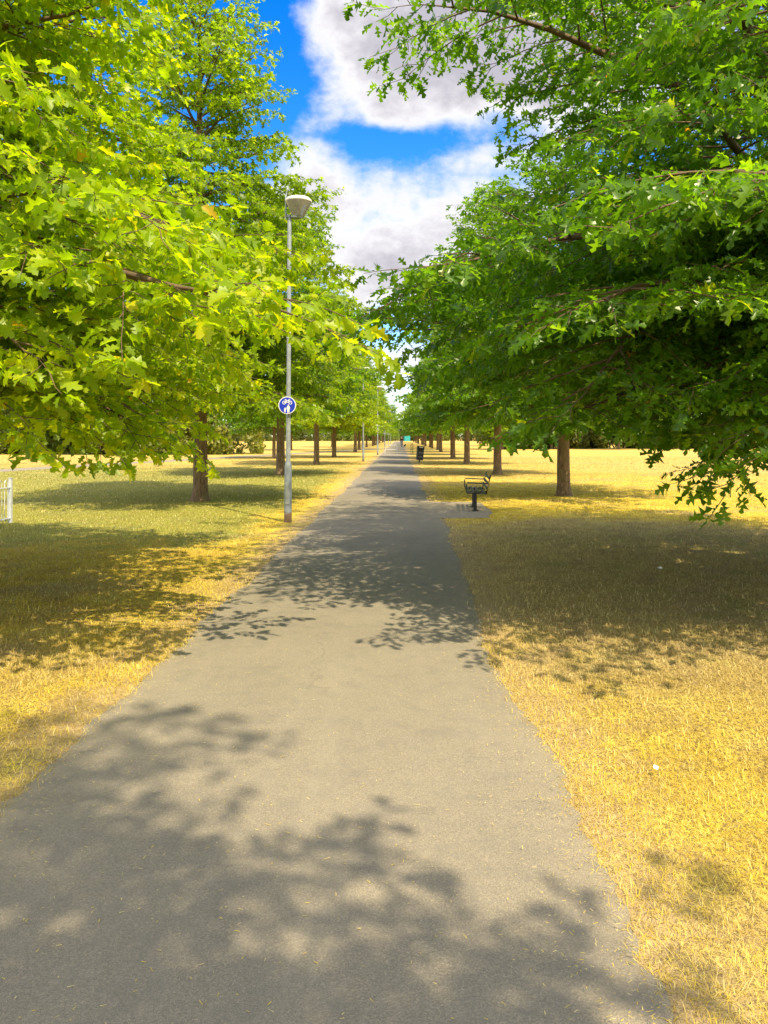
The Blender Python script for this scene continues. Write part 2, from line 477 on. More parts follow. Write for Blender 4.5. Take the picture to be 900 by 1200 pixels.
# second path across the left field
s0, s1 = FP_A - FP_D * 60, FP_A + FP_D * 75
nrm = np.array([FP_D[1], -FP_D[0]])
tt = np.linspace(0, 1, 200)
fpv, fpf = [], []
for i, t in enumerate(tt):
    c = s0 + (s1 - s0) * t; w = 0.95 + 0.12 * float(hashn(i * 0.7, 12))
    fpv += [(*(c - nrm * w), 0.006), (*(c + nrm * w), 0.006)]
for i in range(len(tt) - 1):
    fpf.append((2 * i, 2 * i + 1, 2 * i + 3, 2 * i + 2))
me = mesh_np('path', np.array(fpv), [4] * len(fpf), np.array(fpf).ravel()); me.materials.append(M['asphalt'])
tag(link(bpy.data.objects.new('field_path', me)), kind='structure')

# ------------------------------------------------------------------ trees
PIN = ([(0, 0, 0), (0, .34, 0), (0, .60, 0), (0, 1.0, -.10),
        (.24, .27, .03), (.07, .43, .02), (.44, .66, .05), (.08, .68, .01), (.19, .90, -.02),
        (-.24, .27, .03), (-.07, .43, .02), (-.44, .66, .05), (-.08, .68, .01), (-.19, .90, -.02), (0, -.25, 0.02), (.012, -.25, .02)],
       [(0, 4, 5, 1), (1, 5, 6, 7, 2), (2, 7, 8, 3), (0, 1, 10, 9), (1, 2, 12, 11, 10), (2, 3, 13, 12), (0, 14, 15)])
BROAD = ([(0, 0, 0), (0, .34, 0), (0, .62, 0), (0, 1.0, -.12),
          (.32, .24, .04), (.17, .42, .03), (.48, .62, .05), (.17, .70, .01), (.22, .86, -.03),
          (-.32, .24, .04), (-.17, .42, .03), (-.48, .62, .05), (-.17, .70, .01), (-.22, .86, -.03), (0, -.25, .02), (.012, -.25, .02)], PIN[1])
MIDL = ([(0, -.1, 0), (.26, .26, .04), (.09, .42, .01), (.45, .66, .05), (.11, .72, -.01), (0, 1, -.10),
         (-.11, .72, -.01), (-.45, .66, .05), (-.09, .42, .01), (-.26, .26, .04)], [(0, 1, 2, 8, 9), (2, 3, 4, 5, 6, 7, 8)])


def unit(a): return a / (np.linalg.norm(a, axis=-1, keepdims=True) + 1e-9)


def make_tree(seed, H, Rmax, zb, tmpl, lsize, lspace, nprim, leafmat, r0=0.2, prof_pow=0.8, rfun=None, extra=(), sec_gap=0.22, twig_gap=0.13, twist_tint=0.0, low=(-.24, -.12), limit=None, thin=99.0):
    """returns mesh datablocks (trunk, branches, crown) of one oak with horizontal sprays"""
    g = np.random.default_rng(seed)
    # trunk
    k = 14
    tz = np.concatenate([[0, .06, .18, .4], np.linspace(0.9, H * 0.97, k - 4)])
    wob = np.stack([0.10 * (hashn(tz * 0.35, seed) - 0.5), 0.10 * (hashn(tz * 0.35, seed + 3) - 0.5), tz * 0], 1)
    wob[:, :2] *= np.minimum(1, tz / 2)[:, None]
    tp = np.stack([tz * 0, tz * 0, tz], 1) + wob
    tr = r0 * (1 - tz / H) ** 0.85 + 0.012
    tr[0] *= 1.48; tr[1] *= 1.24; tr[2] *= 1.08
    trunk = mesh_np('trunk', *tubes(tp[None], tr[None], 14), smooth=True)
    def trunk_at(z): return np.array([np.interp(z, tz, tp[:, 0]), np.interp(z, tz, tp[:, 1]), z])

    prim, prim_r, secs, sec_r, twA, twB, twr = [], [], [], [], [], [], []
    specs = []
    for i in range(nprim):
        t = (i + g.uniform(0, .8)) / nprim
        t = t ** 1.15
        z = zb + (H * 0.96 - zb) * t
        az = i * 2.39996 + g.uniform(-.35, .35)
        if rfun is not None: L = rfun(z, az)
        else:
            L = Rmax * min(1.0, 0.80 + t * 1.6) * max(0.0, 1 - t) ** prof_pow + 0.22
        L *= g.uniform(.80, 1.10)
        if t < .25: e0, dr = g.uniform(-.04, .12), g.uniform(*low)
        elif t < .6: e0, dr = g.uniform(.10, .32), g.uniform(-.18, -.04)
        else: e0, dr = g.uniform(.45, 1.0), g.uniform(-.15, .05)
        if limit is not None: L = limit(z, az, L, e0, dr)
        specs.append((z, az, L, e0, dr))
    specs += [(a, b, limit(a, b, c, e, f) if limit is not None else c, e, f) for a, b, c, e, f in extra]
    for (z, az, L, e0, dr) in specs:
        n = 9
        u = np.linspace(0, 1, n)
        wv = 0.07 * L * np.sin(u * g.uniform(2, 5) + g.uniform(0, 6)) * u
        d = np.array([math.cos(az), math.sin(az)]); pr = np.array([-d[1], d[0]])
        st = trunk_at(z)
        P = np.zeros((n, 3))
        P[:, :2] = st[:2] + d * (L * u)[:, None] + pr * wv[:, None]
        P[:, 2] = z + L * (e0 * u + dr * u * u) + 0.03 * L * np.sin(u * 7 + g.uniform(0, 6)) * u
        rb = min(0.62 * float(np.interp(z, tz, tr)), 0.016 + 0.011 * L)
        prim.append(P); prim_r.append(rb * (1 - u) ** 0.8 + 0.005)
        # secondaries
        ns = max(3, int(L / (sec_gap * (1.7 if z > thin else 1.0))))
        T = unit(np.gradient(P, axis=0))
        for j in range(ns + 1):
            s = 0.16 + 0.84 * (j + g.uniform(-.3, .3)) / ns
            s = min(max(s, .1), 1.0)
            x = s * (n - 1); i0 = min(int(x), n - 2); fr = x - i0
            p0 = P[i0] * (1 - fr) + P[i0 + 1] * fr; t0 = T[i0] * (1 - fr) + T[i0 + 1] * fr
            if j == ns: ang = 0.0; l2 = 0.45
            else:
                ang = (1 if j % 2 else -1) * g.uniform(.65, 1.15)
                l2 = (0.20 + L * (0.40 - 0.26 * s)) * g.uniform(.65, 1.2)
            ca, sa = math.cos(ang), math.sin(ang)
            d2 = np.array([t0[0] * ca - t0[1] * sa, t0[0] * sa + t0[1] * ca, t0[2] * .7 + g.uniform(-.10, .22)]); d2 = unit(d2)
            u2 = np.linspace(0, 1, 5)
            Q = p0 + d2 * (l2 * u2)[:, None]
            Q[:, 2] -= l2 * g.uniform(.05, .30) * u2 ** 2
            secs.append(Q); sec_r.append((0.004 + 0.006 * l2) * (1 - .75 * u2))
            nt_ = max(2, int(l2 / (twig_gap * (1.25 if z > thin else 1.0))))
            for m_ in range(nt_ + 1):
                s2 = .18 + .82 * m_ / nt_
                x = s2 * 4; i1 = min(int(x), 3); f1 = x - i1
                q0 = Q[i1] * (1 - f1) + Q[i1 + 1] * f1; t1 = unit(Q[i1 + 1] - Q[i1])
                a2 = 0.0 if m_ == nt_ else (1 if m_ % 2 else -1) * g.uniform(.5, 1.2)
                ca, sa = math.cos(a2), math.sin(a2)
                d3 = unit(np.array([t1[0] * ca - t1[1] * sa, t1[0] * sa + t1[1] * ca, t1[2] * .6 + g.uniform(-.35, .35)]))
                l3 = g.uniform(.14, .34)
                twA.append(q0); twB.append(q0 + d3 * l3 + np.array([0, 0, -.04 * g.random()]))
    twA, twB = np.array(twA), np.array(twB)
    parts = [tubes(np.array(prim), np.array(prim_r), 7), tubes(np.array(secs), np.array(sec_r), 4)]
    tw = np.stack([twA, (twA + twB) / 2 + g.normal(0, .008, twA.shape), twB], 1)
    parts.append(tubes(tw, np.tile([.0042, .0034, .0024], (len(tw), 1)), 3))
    branches = mesh_np('branches', *join_np(parts), smooth=True)
    # leaves: along every twig and a rosette at its end
    TD = unit(twB - twA); TL = np.linalg.norm(twB - twA, axis=1)
    per = np.maximum(3, (TL / lspace).astype(int) + 3)
    idx = np.repeat(np.arange(len(twA)), per)
    ordn = np.concatenate([np.arange(p) for p in per]); tot = per[idx]
    uu = np.clip(.15 + .85 * ordn / np.maximum(1, tot - 3), 0, 1)
    P = twA[idx] + (twB - twA)[idx] * uu[:, None]
    td = TD[idx]; N = len(idx)
    side = np.stack([-td[:, 1], td[:, 0], td[:, 2] * 0], 1); side = unit(side)
    sgn = np.where(ordn % 2 == 0, 1.0, -1.0)
    spread = g.uniform(.3, 1.5, N) * sgn
    ld = td * np.cos(spread)[:, None] + side * np.sin(spread)[:, None]
    ld[:, 2] += g.normal(-.30, .40, N)
    ld = unit(ld)
    up = np.stack([g.normal(0, .72, N), g.normal(0, .72, N), np.ones(N)], 1)
    zx = unit(up - ld * np.sum(up * ld, 1, keepdims=True))
    xx = np.cross(ld, zx)
    Mx = np.stack([xx, ld, zx], 2)
    P = P + ld * (0.25 * lsize)
    S = lsize * g.uniform(.55, 1.28, N)
    tint = np.clip(g.beta(2.2, 2.6, N) + 0.12 * (hashn(idx * 1.0, seed + 9) - .5) + twist_tint, 0, .93)
    rare = g.random(N); tint[rare > .9975] = 1.0
    # five leaf shapes: wide, narrow, cupped, twisted, curled under
    tv0 = np.array(tmpl[0], float); kind = g.integers(0, 5, N); cp, ctint = [], []
    for q, (wx, fold, curl, tw_) in enumerate(((1.0, 1.0, 1.0, 0), (.78, 2.6, -1.2, .25), (1.12, 4.5, 1.5, -.2), (.92, -2.0, 2.6, .45), (.85, 3.2, 4.0, -.35))):
        tv = tv0.copy(); tv[:, 0] *= wx
        tv[:, 2] = tv0[:, 2] * .4 + fold * .05 * np.abs(tv0[:, 0]) / .45 - curl * .09 * np.clip(tv0[:, 1], 0, 1) ** 2 + tw_ * tv0[:, 0] * tv0[:, 1]
        mk = kind == q
        v_, s_, l_, t_ = stamp(tv, tmpl[1], Mx[mk], P[mk], S[mk], tint[mk])
        cp.append((v_, s_, l_)); ctint.append(t_)
    crown = mesh_np('crown', *join_np(cp), np.concatenate(ctint))
    for me, mt in ((trunk, M['bark']), (branches, M['twig']), (crown, leafmat)):
        me.materials.append(mt)
    print('tree', seed, 'leaves', N)
    return trunk, branches, crown


def plant_tree(kit, x, y, rz, label, group, tint=(1, 1, 1), scale=1.0, crown_mat=None):
    root = empty('oak_tree', (x, y, 0), rz)
    root.scale = scale if isinstance(scale, tuple) else (scale, scale, scale)
    for nm, me in zip(('trunk', 'branches', 'crown'), kit):
        o = link(bpy.data.objects.new(nm, me), root)
        if nm == 'crown': o.color = (tint[0], tint[1], tint[2], 1)
    return tag(root, label, 'tree', group)


def r_nearL(z, az):
    return float(np.interp(z, [1.8, 2.4, 3.2, 4.4, 5.6, 7.0, 8.6, 9.6], [3.6, 4.3, 4.8, 4.1, 3.1, 2.2, 1.1, .4]))
def r_nearR(z, az):
    return float(np.interp(z, [1.9, 2.6, 3.6, 5.2, 6.6, 8.2, 10.0, 12.4], [4.4, 5.0, 5.3, 5.2, 4.7, 3.7, 2.3, .4]))

def lim_nearL(z, az, L, e0, dr):
    # lopsided crown: short over the path and towards the viewer, longest about 3 m up
    while L > .5:
        y = 7.0 + L * math.sin(az); x = -5.0 + L * math.cos(az); zt = z + L * (e0 + dr)
        v = 512 - (zt - EYE) * F / max(y, .1)
        lim = float(np.interp(v, [-300, 0, 80, 130, 200, 250, 295, 340, 375, 430, 480, 520], [60, 125, 150, 205, 190, 200, 320, 345, 255, 245, 205, 140]))
        if y > 4.5 and 468 + F * x / y < lim: break
        L -= .1
    return L
KIT_NL = make_tree(11, 9.8, 4.6, 2.3, BROAD, .106, .036, 96, M['leaf_gold'], r0=.17, rfun=r_nearL, sec_gap=.19, twig_gap=.115, low=(-.21, -.08), limit=lim_nearL, extra=[(2.5, math.atan2(y - 7.0, x + 5.0), math.hypot(x + 5.0, y - 7.0), .02, dr) for x, y, dr in ((-2.7, 6.0, -.30), (-2.3, 6.9, -.30), (-3.1, 5.2, -.22), (-2.9, 7.3, -.34), (-3.4, 6.6, -.34), (-2.6, 5.4, -.27))])
def lim_nearR(z, az, L, e0, dr):
    while L > .5:
        y = 8.9 + L * math.sin(az); x = 4.75 + L * math.cos(az); zt = z + L * (e0 + dr)
        v = 512 - (zt - EYE) * F / max(y, .1)
        lim = float(np.interp(v, [-200, -40, 20, 55, 80, 125, 150, 175, 330, 430, 470, 500, 525, 550, 585], [640, 540, 510, 600, 720, 720, 520, 430, 440, 500, 610, 690, 715, 760, 4000]))
        if y > 3.2 and 468 + F * x / y > lim: break
        L -= .1
    return L
NR_EXTRA = [(2.9, math.atan2(-2.9, -2.3), 3.7, .05, -.28), (2.7, math.atan2(-3.4, -2.0), 4.1, .0, -.27), (3.1, math.atan2(-2.2, -2.9), 4.3, .05, -.30),
            (3.5, math.atan2(-3.6, -2.6), 4.3, .08, -.30), (2.6, math.atan2(-1.5, -2.8), 4.2, .05, -.26), (3.8, math.atan2(-3.4, -1.8), 4.4, .10, -.22),
            (4.2, math.atan2(-3.0, -2.6), 4.6, .12, -.22), (4.8, math.atan2(-3.4, -2.2), 4.6, .12, -.16), (3.3, math.atan2(-2.6, -1.2), 4.0, .02, -.27), (2.8, math.atan2(-3.3, -.9), 3.6, .0, -.30)] + [(z, math.atan2(dy, dx), math.hypot(dx, dy), .02, -.39) for z, dx, dy in ((2.75, -2.1, -2.5), (2.6, -1.8, -2.6), (2.65, -1.4, -2.6))]
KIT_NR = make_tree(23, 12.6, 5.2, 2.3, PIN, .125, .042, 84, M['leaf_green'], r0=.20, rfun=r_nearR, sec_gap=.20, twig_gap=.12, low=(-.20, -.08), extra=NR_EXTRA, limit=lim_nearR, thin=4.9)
KIT_A = make_tree(31, 13.2, 4.0, 2.7, MIDL, .165, .052, 98, M['leaf_mid'], r0=.175, low=(-.18, -.07))
KIT_B = make_tree(47, 12.0, 4.0, 2.75, MIDL, .165, .054, 84, M['leaf_mid'], r0=.175, prof_pow=.7, low=(-.18, -.07))
KIT_C = make_tree(59, 11.0, 3.7, 2.8, MIDL, .175, .060, 62, M['leaf_mid'], r0=.155, prof_pow=.65, low=(-.16, -.05))

KIT_S = make_tree(67, 13.6, 3.7, 2.6, PIN, .165, .042, 84, M['leaf_green'], r0=.20, sec_gap=.30, twig_gap=.17)
LG, RG = 'oaks in the row left of the path', 'oaks in the row right of the path'
TRUNKS = []
def oak(kit, x, y, rz, label, group, tint=(1, 1, 1), sc=1.0):
    TRUNKS.append((x, y)); return plant_tree(kit, x, y, rz, label, group, tint, sc)

G0 = (.62, .78, .9); G1 = (.8, .9, 1); Y1 = (1.15, 1.05, 1); Y2 = (1.5, 1.25, 1)
# beside the camera
oak(KIT_NL, -5.0, 7.0, 0, 'nearest oak on the left with bright yellow-green foliage reaching towards the lamp post', LG)
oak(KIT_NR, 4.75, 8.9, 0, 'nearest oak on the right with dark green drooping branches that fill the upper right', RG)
# the two behind the photographer throw the foreground shade
oak(KIT_S, 1.8, -4.0, 4.0, 'oak behind the camera whose crown shades the near end of the path', RG)
# left row
oak(KIT_A, -4.98, 19.2, .4, 'tall conical oak whose brown trunk stands left of the nearest lamp post', LG, Y1)
oak(KIT_B, -5.0, 32.3, 2.2, 'oak whose pale dappled trunk shows just left behind the nearest lamp post base', LG, G1)
oak(KIT_C, -4.8, 44.4, 4.1, 'oak whose trunk stands first to the right behind the nearest lamp post', LG, Y2)
oak(KIT_A, -5.1, 60.0, 1.3, 'oak with yellowing low foliage, second trunk to the right of the nearest lamp post', LG, Y2, .92)
oak(KIT_C, -4.6, 80.0, 5.0, 'oak left of the path whose trunk is nearest the plain lamp post without a sign', LG, Y1, 1.05)
# right row
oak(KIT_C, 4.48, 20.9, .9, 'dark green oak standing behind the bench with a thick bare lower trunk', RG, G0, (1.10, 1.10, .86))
oak(KIT_A, 4.18, 32.7, 2.9, 'second oak beyond the bench, its trunk right of the bench back', RG, G1, .95)
oak(KIT_B, 3.95, 45.0, 0.2, 'third oak beyond the bench, its trunk between the bench and the litter bin', RG, G1, .95)
oak(KIT_B, 3.9, 55.8, 3.6, 'fourth oak beyond the bench, first trunk right of the litter bin', RG, (1, 1, 1), .95)
far_l = 'small oak far down the left row among the distant signposts'
far_r = 'small oak far down the right row beyond the litter bin'
g = random.Random(8)
for y in (93, 106, 119, 132, 146, 160, 176, 194, 214, 236):
    oak(g.choice((KIT_A, KIT_B, KIT_C)), -4.8 + g.uniform(-.3, .3), y, g.uniform(0, 6), far_l, LG, g.choice(((1, 1, 1), Y1, G1)), g.uniform(.85, 1.0))
for y in (69, 81, 93, 105, 117, 130, 143, 158, 176, 194, 214, 236):
    oak(g.choice((KIT_A, KIT_B, KIT_C)), 4.5 + g.uniform(-.2, .3), y, g.uniform(0, 6), far_r, RG, g.choice(((1, 1, 1), G0, G1)), g.uniform(.85, 1.0))
# out in the fields and at the far end
for x, y, s in ((-9.3, 57, .8), (-13, 92, 1.0), (-10.5, 120, .9)):
    oak(g.choice((KIT_B, KIT_C)), x, y, g.uniform(0, 6), 'oak standing out in the left field, apart from the row by the path', 'oaks in the left field', G1, s)
for x, y, s in ((13, 97, .75), (20, 101, .9), (28, 98, .8), (37, 102, 1.0), (47, 99, .9), (58, 104, 1.0), (17, 135, 1.0), (30, 140, 1.1), (12, 170, 1.0)):
    oak(g.choice((KIT_B, KIT_C)), x, y, g.uniform(0, 6), 'distant oak along the far edge of the right field', 'oaks along the right field edge', g.choice((G0, G1, (1, 1, 1))), s)
for i in range(20):
    oak(g.choice((KIT_B, KIT_C)), -95 + i * 10 + g.uniform(-3, 3), 305 + g.uniform(-6, 22), g.uniform(0, 6), 'far tree in the line that closes the end of the park', 'trees closing the far end', g.choice((G0, G1)), g.uniform(1.0, 1.5))


def make_bush(seed, w, h, n):
    gg = np.random.default_rng(seed)
    nc = 64
    cen = np.stack([gg.uniform(-1, 1, nc) * w * .5, gg.uniform(-1, 1, nc) * w * .30, gg.uniform(.02, .92, nc) * h], 1)
    cr = gg.uniform(.35, .75, nc) * (1.15 - .45 * cen[:, 2] / h)
    k = gg.integers(0, nc, n)
    d = unit(gg.normal(0, 1, (n, 3))) * (gg.uniform(.4, 1, n) ** .5)[:, None]
    P = cen[k] + d * cr[k][:, None]; P[:, 2] = np.abs(P[:, 2])
    ld = unit(gg.normal(0, 1, (n, 3))); up = unit(d + gg.normal(0, .5, (n, 3)) + np.array([0, 0, .6]))
    zx = unit(up - ld * np.sum(up * ld, 1, keepdims=True)); xx = np.cross(ld, zx)
    tint = np.clip(gg.beta(2, 2.5, n) + .25 * (hashn(k * 1.0, seed) - .5), 0, 1)
    crown = mesh_np('foliage', *stamp(np.array(MIDL[0]), MIDL[1], np.stack([xx, ld, zx], 2), P, gg.uniform(.16, .30, n), tint))
    crown.materials.append(M['leaf_hedge'])
    st, sr = [], []
    for i in range(9):
        a = gg.uniform(0, 6.28); c = cen[i]
        u = np.linspace(0, 1, 4)[:, None]
        st.append(np.array([c[0] * .35, c[1] * .35, 0]) * (1 - u) + c * u); sr.append([.05, .04, .03, .015])
    stem = mesh_np('stem', *tubes(np.array(st), np.array(sr), 6)); stem.materials.append(M['bark'])
    return crown, stem
BUSH = [make_bush(71, 6.0, 3.6, 9000), make_bush(83, 5.0, 2.8, 7500)]
for i in range(15):
    x = -66 + i * 3.4 + g.uniform(-.8, .8)
    y = 73 + (x + 66) * -0.02 + g.uniform(-2, 2)
    root = empty('bush', (x, y, 0), g.uniform(-.5, .5)); s = g.uniform(1.15, 1.9); root.scale = (s, s, s)
    kit = BUSH[i % 2]
    fo = link(bpy.data.objects.new('foliage', kit[0]), root); q_ = g.uniform(.75, 1.5); fo.color = (q_ * g.uniform(.9, 1.25), q_, q_ * .9, 1); root.scale.z *= g.uniform(.75, 1.35); link(bpy.data.objects.new('stem', kit[1]), root)
    tag(root, 'dark green bush in the hedge along the far edge of the left field', 'bush', 'bushes in the far left hedge')
for i in range(22):
    x = 15 + i * 4.2 + g.uniform(-1, 1); y = 106 + g.uniform(-4, 4)
    root = empty('bush', (x, y, 0), g.uniform(-.5, .5)); s = g.uniform(1.1, 1.9); root.scale = (s, s, s)
    kit = BUSH[i % 2]
    fo = link(bpy.data.objects.new('foliage', kit[0]), root); q_ = g.uniform(.75, 1.5); fo.color = (q_ * g.uniform(.9, 1.25), q_, q_ * .9, 1); root.scale.z *= g.uniform(.75, 1.35); link(bpy.data.objects.new('stem', kit[1]), root)
    tag(root, 'dark bush in the hedge behind the distant oaks of the right field', 'bush', 'bushes in the far right hedge')
for i in range(30):
    x = -110 + i * 7.5 + g.uniform(-1.5, 1.5); y = 300 + g.uniform(-4, 4)
    if -4 < x < 6: y += 14
    root = empty('bush', (x, y, 0), g.uniform(-.5, .5)); s = g.uniform(1.5, 2.2); root.scale = (s, s, s)
    kit = BUSH[i % 2]
    fo = link(bpy.data.objects.new('foliage', kit[0]), root); q_ = g.uniform(.75, 1.5); fo.color = (q_ * g.uniform(.9, 1.25), q_, q_ * .9, 1); root.scale.z *= g.uniform(.75, 1.35); link(bpy.data.objects.new('stem', kit[1]), root)
    tag(root, 'dark bush under the line of trees that closes the end of the park', 'bush', 'bushes at the far end')

# ------------------------------------------------------------------ grass blades (stuff)
def blades():
    gg = np.random.default_rng(3)
    P, Ls, Ws = [], [], []
    bands = [(1.2, 3.6, 17000, (.018, .055), .0017), (3.6, 6.5, 8000, (.020, .056), .0024), (6.5, 11, 2600, (.022, .060), .0040),
             (11, 19, 950, (.025, .065), .0065), (19, 34, 330, (.03, .075), .011), (34, 62, 75, (.035, .085), .020)]
    for y0, y1, dens, ln, w in bands:
        xa, xb = -.56 * y1 - 1.2, .52 * y1 + 1.2
        n = int((xb - xa) * (y1 - y0) * dens)
        x = gg.uniform(xa, xb, n); y = gg.uniform(y0, y1, n)
        keep = (x > -.56 * y - 1.2) & (x < .52 * y + 1.2)
        # blades lean over the edge of the path and thin out on the dusty strip beside it
        ragged = 0.09 * gg.random(n) ** 2.5
        keep &= ~on_path(x, y, -ragged) & ~on_apron(x, y) & ~on_field_path(x, y)
        dl = np.maximum(edge_left(y) - x, x - edge_right(y))
        patch = hashn(x * 1.7 + 31 * np.floor(y * .6), 21) * .5 + hashn(y * 1.1 + 17, 22) * .5
        bare = (dl < .55) & (x < 0) & (y > 9) & (gg.random(n) < .75)
        thin = gg.random(n) < np.clip(.25 + 1.1 * (.45 - patch), .03, .7)
        keep &= ~bare & ~thin
        for tx, ty in TRUNKS:
            if ty < y1 + 1: keep &= ~(((x - tx) ** 2 + (y - ty) ** 2) < (.45 + .2 * gg.random(n)) ** 2)
        x, y = x[keep], y[keep]
        P.append(np.stack([x, y, x * 0], 1)); Ls.append(gg.uniform(*ln, len(x)) * (0.75 + .5 * hashn(x * 1.3 + y * .9, 25))); Ws.append(np.full(len(x), w))
    P = np.concatenate(P); L = np.concatenate(Ls); W = np.concatenate(Ws); n = len(P)
    az = gg.uniform(0, 2 * math.pi, n)
    flat = 1.54 - 1.15 * gg.random(n) ** 2.3                     # angle from vertical
    d = np.stack([np.cos(az), np.sin(az)], 1)
    hv = np.stack([d[:, 0] * np.sin(flat), d[:, 1] * np.sin(flat), np.cos(flat)], 1)
    side = np.stack([-d[:, 1], d[:, 0], az * 0], 1) * (W * gg.uniform(.6, 1.25, n))[:, None] * .5
    mid = P + hv * (L * .5)[:, None] + np.array([0, 0, .004])
    bend = gg.uniform(-.3, 1.0, n)
    tip = mid + unit(hv + np.stack([d[:, 0] * bend, d[:, 1] * bend, -.55 * bend], 1)) * (L * .5)[:, None]
    tip[:, 2] = np.maximum(tip[:, 2], .003)
    V = np.stack([P - side, P + side, mid + side * .9, mid - side * .9, tip], 1).reshape(-1, 3)
    base = (np.arange(n) * 5)[:, None]
    loops = np.concatenate([base + np.array([[0, 1, 2, 3, 3, 2, 4]])], 1).ravel()
    sizes = np.tile([4, 3], n)
    tint = np.repeat(gg.random(n), 5)
    me = mesh_np('grass', V, sizes, loops, tint); me.materials.append(M['blade'])
    print('blades', n)
    return tag(link(bpy.data.objects.new('grass', me)), 'short parched straw-yellow grass on both sides of the path', 'grass', kind='stuff')
blades()

# clippings blown on to the asphalt
def clippings():
    gg = np.random.default_rng(13)
    n = 5200
    y = 1.6 + 20 * gg.random(n) ** 1.8
    t = gg.random(n)
    edge = gg.random(n) < .62
    off = np.abs(gg.normal(0, .16, n))
    x = np.where(edge, np.where(gg.random(n) < .4, edge_left(y) + off, edge_right(y) - off), edge_left(y) + (edge_right(y) - edge_left(y)) * t)
    az = gg.uniform(0, 6.28, n); L = gg.uniform(.004, .020, n) * (1 + (gg.random(n) > .96)); W = gg.uniform(.0007, .0017, n)
    d = np.stack([np.cos(az), np.sin(az), gg.normal(0, .12, n)], 1); s = np.stack([-np.sin(az), np.cos(az), az * 0], 1)
    P = np.stack([x, y, np.full(n, .0275)], 1)
    a = P - d * (L / 2)[:, None]; b = P + d * (L / 2)[:, None]; w = s * W[:, None]
    a[:, 2] = np.maximum(a[:, 2], .025); b[:, 2] = np.maximum(b[:, 2], .025)
    V = np.stack([a - w, a + w, b + w * .5, b - w * .5], 1).reshape(-1, 3)
    me = mesh_np('grass_clippings', V, [4] * n, np.arange(4 * n), np.repeat(gg.uniform(.4, 1, n), 4)); me.materials.append(M['blade'])
    return tag(link(bpy.data.objects.new('grass_clippings', me)), 'dry grass clippings scattered along the asphalt path', 'grass clippings', kind='stuff')
clippings()

# ------------------------------------------------------------------ lamp posts and signs
def make_lamp(x, y, h, label, lean=0.0):
    root = empty('street_lamp', (x, y, 0)); root.rotation_euler = (0, R(lean), 0)
    MB().lathe([(.074, 0), (.072, .02), (.069, .30), (.067, 1.06), (.060, 1.09), (.050, 1.13)]).build('base', M['galv_rust'], root, True)
    b = MB().box((0, -.073, .55), (.075, .012, .42), bevel=.004)
    b.build('access_door', M['galv'], root)
    MB().lathe([(.043, 1.12), (.041, 2.4), (.037, h - .55), (.034, h - .42)]).build('pole', M['galv'], root, True)
    MB().lathe([(.044, 3.45), (.045, 3.47), (.045, 3.55), (.044, 3.57)]).build('collar', M['galv_pale'], root, True)
    top = h
    # side bracket and cone shaped lantern
    br = MB().box((-.07, 0, top - .20), (.022, .07, .46), bevel=.004).tube([(0, 0, top - .46), (.0, 0, top - .36), (.06, 0, top - .30)], .030, 10)
    br.box((-.03, 0, top - .36), (.09, .05, .05), bevel=.006)
    br.build('bracket', M['galv'], root, True)
    lan = MB().lathe([(.245, -.10), (.250, -.085), (.243, -.06), (.21, -.028), (.14, -.006), (.05, .002), (.01, .003)], (.17, 0, top)).build('canopy', M['lamp_white'], root, True)
    MB().lathe([(.08, -.375), (.10, -.378), (.115, -.36), (.245, -.102)], (.17, 0, top), cap=False).build('bowl', M['bowl'], root, True)
    MB().lathe([(.03, -.37), (.032, -.33), (.045, -.29), (.045, -.22), (.02, -.18), (.01, -.175)], (.14, 0, top)).build('bulb', M['lamp_white'], root, True)
    MB().lathe([(.095, -.40), (.10, -.375), (.06, -.36)], (.17 - .05, 0, top)).build('spigot', M['galv'], root, True)
    return tag(root, label, 'street lamp', 'street lamps along the left of the path')

lamp0 = make_lamp(-2.09, 14.4, 6.1, 'nearest grey steel street lamp, carrying the largest round blue sign', 0.3)

